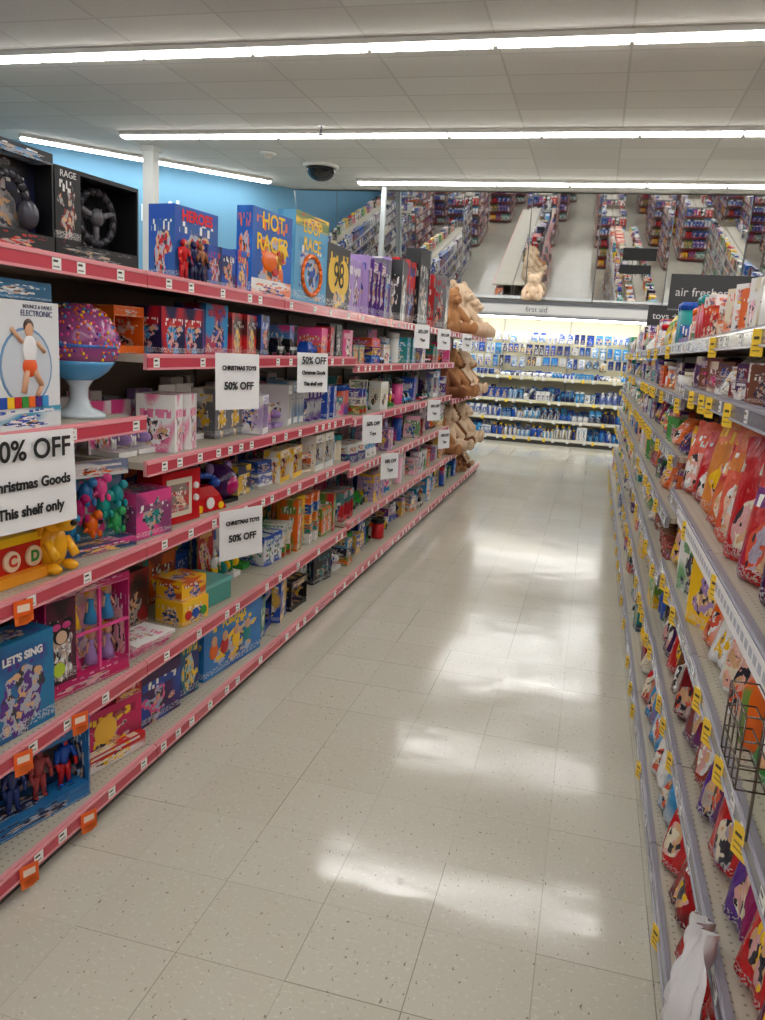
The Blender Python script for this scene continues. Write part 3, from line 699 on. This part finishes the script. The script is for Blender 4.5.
bears = [plush_mesh('bear_brown', L(125, 74, 42), L(205, 165, 120)), plush_mesh('bear_cream', L(226, 198, 168), L(240, 228, 206)), plush_mesh('bear_tan', L(178, 126, 82), L(225, 195, 150))]
def bear(i, x, y, z, th, s=1., name='teddy_bear'):
    o = bpy.data.objects.new(name, bears[i]); scene.collection.objects.link(o); o.location = (x, y, z-.002); o.rotation_euler = (0, 0, math.radians(th)); o.scale = (s, s, s)
for z, ids in ((.45, (2, 1, 0, 1, 1)), (1.08, (0, 2, 0, 1, 2))):
    for j, i in enumerate(ids): bear(i, XL+.27+.03*(j % 2), 8.85+j*.46, z, -36+7*j+8*(j % 2), 1.22+.1*(j % 2))
for j, i in enumerate((2, 1, 1, 1)): bear(i, XL+.29, 9.1+j*.52, TOPL, -34+9*j, (1.25, 1.5, 1.4, 1.3)[j])
for j, i in enumerate((2, 0, 1)): bear(i, XL+.3, 10.0+j*.34, .10, -25, .72)

# ---------------------------------------------------------------- right products
GR = XR-.48+.015; GB = XR-.52+.02
for k in range(0, 10):
    zs = [.10]+tabR(k)+[TOPR]
    for i, z in enumerate(zs):
        g = (zs[i+1]-.055-z) if i < len(zs)-1 else .22
        A = Acc(); xf = GB if i == 0 else GR; kinds = ['box', 'bag', 'bot', 'tub', 'stack']; P = HOME; wr = (.08, .17); hr = (.5, .95); dr = (.08, .15); cl = 2; bias = 8
        nm = 'grocery_packages'; rc = (.01, .06); jt = 5
        if k < 3:
            bias = 20; rc = (.0, .012); dr = (.1, .13); cl = 1; jt = 9
            if i == 3: kinds = ['bag']; P = [RED, ORG, SAL, RED, L(225, 140, 60)] if k == 2 else [DPU, DPU, PUR, RED, WHT]; wr = (.2, .28); hr = (.68, .95); nm = 'snack_pouches'; bias = 28
            elif i == 1: kinds = ['bag']; P = [BRN, DPU, RED, DRD, RED, PUR]; wr = (.17, .24); hr = (.85, 1.0); nm = 'pet_treat_pouches'; bias = 18
            elif i == 2: kinds = ['bag', 'bot', 'bag', 'box']; P = [WHT, GRN, WHT, ORG, RED, YEL]; wr = (.14, .22); hr = (.75, 1.0); nm = 'snack_pouches'; bias = 22
            elif i == 0: kinds = ['bag', 'bag']; P = [SKY, WHT, CRM, WHT, RED] if k > 1 else [RED, RED, DRD, ORG]; wr = (.18, .25); hr = (.95, 1.1); nm = 'pet_food_bags'; bias = 8; dr = (.11, .13)
            elif i == 4: kinds = ['bag', 'box', 'stack']; P = [DRD, DPU, CRM, DRD, WHT, BRN]; hr = (.6, .95); wr = (.1, .18)
            else: kinds = ['box', 'tub', 'stack', 'box']; P = [ORG, WHT, RED, ORG, CRM]; hr = (.4, .85); wr = (.08, .15); cl = 2
        elif k == 3 and i == 2: kinds = ['tub']; P = [L(120, 40, 35), BRN, L(150, 60, 50)]; wr = (.07, .085); hr = (.4, .45); nm = 'canned_goods'; bias = 0; cl = 3
        elif k in (3, 4) and i in (3, 4): kinds = ['bag', 'bag', 'box']; P = [RED, PUR, GRN, ORG, YEL, DPU]; bias = 15
        elif i == len(zs)-1: hr = (.5, 1.1)
        fill(A, xf, (k+1)*1.22, z, 180, 1.22, g, kinds, P, wr=wr, hr=hr, dr=dr, clusters=cl, recess=rc, depth=.4 if i else .44, bias=bias, jit=jt)
        A.build(nm)
A = Acc(); T = mkT(XR-.48, 0, 0, 180)
A.box(T, .0065, .008, -3.2, -1.25, 1.0, 1.055, (L(235, 235, 235), L(200, 205, 215), GRY), 'plain')
for i in range(40): A.box(T, .008, .0085, -3.18+i*.048, -3.18+i*.048+.03, 1.02, 1.04, (L(170, 175, 190),), 'plain')
A.build('promotional_shelf_strip')
A = Acc(); T = mkT(XR-.48-.012, 1.46, .86, 180)
for j in range(4):
    z = .02+j*.045
    for a, b_ in (((.0, -.08), (.0, .08)), ((.05, -.08), (.05, .08)), ((0, -.08), (.05, -.08)), ((0, .08), (.05, .08))): A.tube(T, (a[0], a[1], z), (b_[0], b_[1], z), .0017, (L(120, 110, 105),))
for i in range(5):
    u = -.08+i*.16/4
    A.tube(T, (.05, u, .02), (.05, u, .155), .0017, (L(120, 110, 105),)); A.tube(T, (.0, u, .02), (.05, u, .02), .0017, (L(120, 110, 105),))
A.tube(T, (.0, 0, -.12), (.0, 0, .155), .003, (L(120, 110, 105),))
A.build('wire_basket')
# crumpled plastic bag hanging from the second rail
A = Acc(); nu, nz = 24, 28
for j in range(nz+1):
    for i in range(nu+1):
        s = i/nu-.5; t = j/nz; w = .07+.17*(1-t)**.8
        A.v.append((XR-.508-.014*math.sin(11*s+3*t)-.009*math.sin(27*s+9*t)-.004*math.sin(60*s-20*t)-.045*math.sin(math.pi*min(1, t*1.1))*(1-4*s*s), 1.59+s*w+.01*math.sin(9*t), .09+.37*t+.012*math.sin(8*s)*(1-t)))
for j in range(nz):
    for i in range(nu): A.face([j*(nu+1)+i, j*(nu+1)+i+1, (j+1)*(nu+1)+i+1, (j+1)*(nu+1)+i], [(0, 0)]*4, (L(232, 232, 235),), 'gloss', 0, True)
A.build('plastic_shopping_bag')

# ---------------------------------------------------------------- room shell
H = 4.45; YB = 15.6; Y0 = -24
M['floor'] = mat_floor(); M['ceil'] = mat_ceiling()
M['wallc'] = simple('wall_paint', L(205, 200, 188), .7, noise=.03, scale=3); M['wallb'] = simple('blue_wall_paint', L(104, 158, 190), .6, noise=.04, scale=2)
M['mirror'] = simple('mirror_glass', (.78, .8, .8), .02, 1.0)
em = NB('fluorescent_lens'); em.b.inputs['Emission Color'].default_value = (1, .995, .975, 1); em.b.inputs['Emission Strength'].default_value = 21; M['em'] = em.m
def slab(name, p0, p1, mat):
    A = Acc(); A.box(ID, p0[0], p1[0], p0[1], p1[1], p0[2], p1[2], (W3,), mat); return A.build(name)
slab('floor', (-9.8, Y0, -.1), (10, YB, 0), 'floor'); slab('ceiling', (-9.8, Y0, H), (10, YB, H+.1), 'ceil')
slab('wall_back', (-9.8, YB, 0), (10, YB+.1, H), 'wallc'); slab('wall_left', (-9.9, Y0, 0), (-9.8, YB, H), 'wallb')
slab('wall_right', (10, Y0, 0), (10.1, YB, H), 'wallc'); slab('wall_front', (-9.8, Y0-.1, 0), (10, Y0, H), 'wallc')
ang = math.degrees(math.atan2(14.86-11.4, -6.25+9.4))
A = Acc(); A.box(ID, -4.6/2-.3, 4.6/2+.6, 0, .12, 0, H-.001, (W3,), 'wallb')
w = A.build('wall_diagonal', (-7.82, 13.13, 0), ang)
text('all for smiles', .62, (-.45, -.012, 3.68), (.7, .82, .88), w, rot=(90, 0, 0), name='wall_lettering', ext=.004); text('smiles + more', .6, (-.5, -.012, 3.0), (.7, .82, .88), w, rot=(90, 0, 0), name='wall_lettering', ext=.004)

def strip(name, x0, x1, y, th=0, origin=None):
    A = Acc(); T = mkT(*origin, th) if origin else mkT(0, y, 0, 0)
    n = int(round((x1-x0)/1.22))
    A.box(T, x0, x1, -.09, .09, H-.05, H-.001, (L(225, 222, 215),), 'plain')
    for i in range(n):
        a = x0+i*(x1-x0)/n; A.box(T, a+.025, a+(x1-x0)/n-.025, -.07, .07, H-.075, H-.05, (W3,), 'em')
    return A.build(name)
for (x0, x1, y) in ((-8.5, 9.8, -20.5), (-8.5, 9.8, -17.3), (-8.5, 9.8, -14.2), (-8.5, 9.8, -11.0), (-8.5, 9.8, -7.9), (-8.5, 9.8, -4.7), (-8.5, 9.8, -1.4), (-8.5, 9.8, 1.8), (-8.5, 9.8, 5.0), (-8.54, 9.76, 8.05), (-7.1, 8.76, 11.2), (-4.4, 9.02, 14.3)):
    strip('fluorescent_strip_light', x0, x1, y)
strip('fluorescent_strip_light', -2.1, 2.1, 0, ang, (-7.82+.35, 13.13-.35, 0))

mp = empty('security_mirror_band', (0, 15.5, 2.62))
x = -6.3; i = 0
while x < 8.5:
    A = Acc(); A.box(ID, -.60, .60, -.01, 0, .0, 1.83, (W3,), 'mirror'); A.box(ID, .60, .61, -.014, .004, 0, 1.83, (GRY,), 'plain')
    A.box(ID, -.6, .6, 0, .01, 0, 1.83, (GRY,), 'plain')
    o = A.build('mirror_panel_%d' % i, parent=mp); o.location = (x+.61, 0, 0); o.rotation_euler = (math.radians(8.8+R.uniform(-.7, .7)), 0, math.radians(R.uniform(-3, 3)))
    x += 1.22; i += 1

# first aid wall unit
A = Acc(); X0, X1, YF = -4.2, 4.8, 15.05; TB = mkT(0, YF, 0, -90)
A.box(TB, -.53, -.5, X0, X1, 0, 2.3, (L(226, 218, 182),), 'plain')
wg = (L(215, 212, 200), L(150, 148, 140), L(225, 222, 210))
for z in (.12, .46, .80, 1.22):
    A.box(TB, -.5, -.012, X0, X1, z-.03, z, (L(210, 205, 190),), 'deck'); A.box(TB, -.012, 0, X0, X1, z-.05, z+.006, (wg[0],), 'plain'); A.box(TB, 0, .003, X0, X1, z-.04, z-.01, (L(228, 222, 175) if z > .5 else wg[2],), 'plain')
    xx = X0+.1
    while xx < X1-.1:
        A.box(TB, .003, .006, xx, xx+.05, z-.07, z-.005, (R.choice([L(245, 210, 60), WHT, WHT]),), 'plain'); xx += R.uniform(.12, .4)
A.box(TB, -.06, -.03, X0, X1, 0, .08, (L(60, 56, 52),), 'plain')
A.box(TB, -.5, .0, X0, X1, 2.28, 2.56, (L(185, 185, 185),), 'plain'); A.box(TB, 0, .01, X0, X1, 2.34, 2.48, (L(215, 215, 213),), 'plain'); A.box(TB, 0, .012, X0, X1, 2.5, 2.56, (L(90, 92, 96),), 'plain'); A.box(TB, 0, .012, X0, X1, 2.28, 2.31, (L(110, 112, 116),), 'plain')
for xx in (X0, -2.98, -1.76, -.54, .68, 1.9, 3.12, X1-.03): A.box(TB, -.5, -.47, xx, xx+.03, 0, 2.28, (L(180, 175, 160),), 'plain')
fa = A.build('first_aid_shelving'); text('first aid', .13, (-1.15, YF-.0125, 2.41), L(90, 95, 105), fa, rot=(90, 0, 0), name='header_lettering')
slabl = Acc(); slabl.box(TB, -.12, -.04, X0, X1, 2.25, 2.278, (W3,), 'em'); slabl.build('shelf_valance_light')
A = Acc()
for z in (1.36, 1.58, 1.80): fill(A, X0, YF+.17, z-.0, -90, X1-X0, .24, ['hang'], AID, wr=(.07, .13), hr=(.6, .9), back=False, tight=.02, recess=(0, .04), clusters=2, jit=2)
A.build('hanging_first_aid_products')
A = Acc()
for z, g in ((.12, .28), (.46, .26), (.80, .28), (1.22, .13)): fill(A, X0, YF+.02, z, -90, X1-X0, g, ['bot', 'tub', 'box', 'bot'], AID, wr=(.06, .12), hr=(.45, .9), back=True, clusters=3, jit=2)
A.build('boxed_first_aid_products')
bear(1, -1.25, 15.2, 2.56, -90, 1.25)

# neighbouring aisles (stocked on both sides)
def stocked(name, P1, P2, rail, length=10.98):
    A = Acc(); gondola(A, 0, 0, length, {1: tabBack, -1: tabBack}, 1.74, {1: rail, -1: rail})
    for k in range(int(round(length/1.22))):
        for z in [.10]+tabBack(0)+[1.74]:
            fill(A, .46, k*1.22, z, 0, 1.22, .29, ['box', 'box', 'bot', 'bag'], P1, back=False, wr=(.1, .26), hr=(.6, 1), clusters=2, recess=(0, .03))
            fill(A, -.46, (k+1)*1.22, z, 180, 1.22, .29, ['box', 'box', 'tub'], P2, back=False, wr=(.1, .26), hr=(.6, 1), clusters=2, recess=(0, .03))
    for (y, s) in ((length, 1), (0, -1)):
        A.box(ID, -.47, .47, min(y, y+s*.03), max(y, y+s*.03), .1, 1.9, (L(120, 112, 100),), 'plain')
        for z in (.12, .5, .88, 1.26, 1.62):
            A.box(ID, -.46, .46, min(y+s*.03, y+s*.38), max(y+s*.03, y+s*.38), z-.03, z, (rail[1],), 'plain')
            if s > 0: fill(A, .46, y+.36, z, 90, .92, .3, ['box', 'tub', 'bag'], R.choice([P1, P2]), back=False, wr=(.1, .2), clusters=3)
            else: fill(A, -.46, y-.36, z, -90, .92, .3, ['box', 'tub', 'bag'], R.choice([P1, P2]), back=False, wr=(.1, .2), clusters=3)
    return A.build(name)
redr = (L(150, 80, 80), L(140, 40, 46), L(180, 110, 110))
g1 = stocked('stocked_gondola', [BLK, WHT, GRY, DRD, NAV, WHT, BLU], HOME+[BLK, GRY], grey); g1.location = (XL-2.77, 0, 0)
g2 = stocked('stocked_gondola', [WHT, RED, GRY, BLK, BLU, WHT, NAV], TOY+[BLK, BLU], redr, 3.66); g2.location = (XL-2.77, -6.0, 0)
def dup(o, x, y, th=0):
    d = bpy.data.objects.new('stocked_gondola', o.data); scene.collection.objects.link(d); d.location = (x, y, 0); d.rotation_euler = (0, 0, math.radians(th)); return d
dup(g1, XL-5.54, -1.4)
dup(g1, XR+2.77, .9); dup(g1, XR+5.54, .9); dup(g1, XR+8.1, .9)
for x_ in (XL, XR-.3, XR+2.2, XR+4.6, XL-5.54, XR+7.0): dup(g2, x_, -6.0)
for i in range(8): dup(g2, -8.4+i*2.25, -11.6)
for i in range(8): dup(g2, -8.1+i*2.25, -17.0)
for i in range(8): dup(g2, -8.4+i*2.25, -22.6)

# ---------------------------------------------------------------- aisle signs, column, dome camera
def asign(name, x, y, z, w, h, s, size):
    A = Acc(); A.box(ID, -w/2, w/2, -.012, .012, 0, h, (L(45, 45, 48),), 'plain')
    A.box(ID, -w/2, w/2, -.014, -.012, 0, .012, (L(120, 120, 124),), 'plain')
    for u in (-.06, .06): A.tube(ID, (u-.1, 0, TOPR-z), (u-.1, 0, 0.01), .008, (GRY,), 'chrome')
    o = A.build(name, (x, y, z)); text(s, size, (-w/2+.05, -.013, h*.5), (.7, .7, .7), o, rot=(90, 0, 0), align='LEFT')
asign('aisle_sign', 1.0, 8.0, 2.08, .85, .32, 'air fresheners', .108)
asign('aisle_sign', .85, 9.3, 1.98, .75, .22, 'toys + games', .1)
A = Acc(); A.box(ID, -.09, .09, -.09, .09, 0, H-.002, (L(222, 222, 218),), 'plain'); A.box(ID, -.12, .12, -.12, .12, H-.08, H-.003, (L(215, 215, 210),), 'plain'); A.box(ID, -.11, .11, -.11, .11, 0, .12, (L(80, 78, 75),), 'plain')
A.build('support_column', (-7.1, 12.0, 0))
A = Acc(); A.box(ID, -.04, .04, -.04, .04, 0, H-.002, (L(170, 175, 175),), 'plain'); A.box(ID, -.08, .08, -.08, .08, H-.04, H-.003, (L(200, 200, 198),), 'plain'); A.box(ID, -.07, .07, -.07, .07, 0, .03, (L(80, 78, 75),), 'plain')
A.build('utility_pole', (-4.0, 14.65, 0))
A = Acc(); A.lathe(ID, 0, 0, -.05, [(.27, 0), (.3, .02), (.3, .05)], (L(225, 222, 215),), 'plain', 28)
A.lathe(ID, 0, 0, -.055, [(.24*math.sin(p)+.002, -.2*math.cos(p)) for p in [math.pi/2*i/10 for i in range(11)]], (L(14, 14, 16),), 'gloss', 28)
A.build('security_dome_camera', (-4.7, 13.2, H))
def smoke(A):
    A.lathe(ID, 0, 0, -.03, [(.1, 0), (.13, .012), (.13, .03)], (L(225, 222, 215),), 'plain', 20); A.lathe(ID, 0, 0, -.09, [(.05, 0), (.07, .03), (.07, .06)], (L(205, 200, 190),), 'plain', 16)
obj('ceiling_speaker', (-5.3, 12.4, H), 0, smoke)
def spr(A):
    A.tube(ID, (0, 0, 0), (0, 0, -.1), .012, (GRY,)); A.lathe(ID, 0, 0, -.12, [(.04, 0), (.04, .006)], (GRY,), 'chrome', 12); A.lathe(ID, 0, 0, -.008, [(.05, 0), (.05, .007)], (W3,), 'plain', 12)
for x, y in ((-3.9, 10.9), (1.5, 10.0), (-.4, 6.6)): obj('fire_sprinkler', (x, y, H), 0, spr)

# ---------------------------------------------------------------- camera
cd = bpy.data.cameras.new('camera'); cam = bpy.data.objects.new('camera', cd); scene.collection.objects.link(cam)
ey = Vector((214.5, 150, -800)).normalized(); ex = Vector((3233.5, -357, 800)); ex = (ex-ey*ex.dot(ey)).normalized(); ez = ex.cross(ey)
rot = Matrix((ex, ey, ez))
cam.matrix_world = Matrix.Translation((0, 0, 1.59)) @ rot.to_4x4()
cd.sensor_fit = 'VERTICAL'; cd.sensor_height = 24; cd.lens = 24*800/1020; cd.clip_start = .05
scene.camera = cam
wd = bpy.data.worlds.new('world'); scene.world = wd; wd.use_nodes = True; wd.node_tree.nodes['Background'].inputs[0].default_value = (.5, .5, .5, 1); wd.node_tree.nodes['Background'].inputs[1].default_value = .3
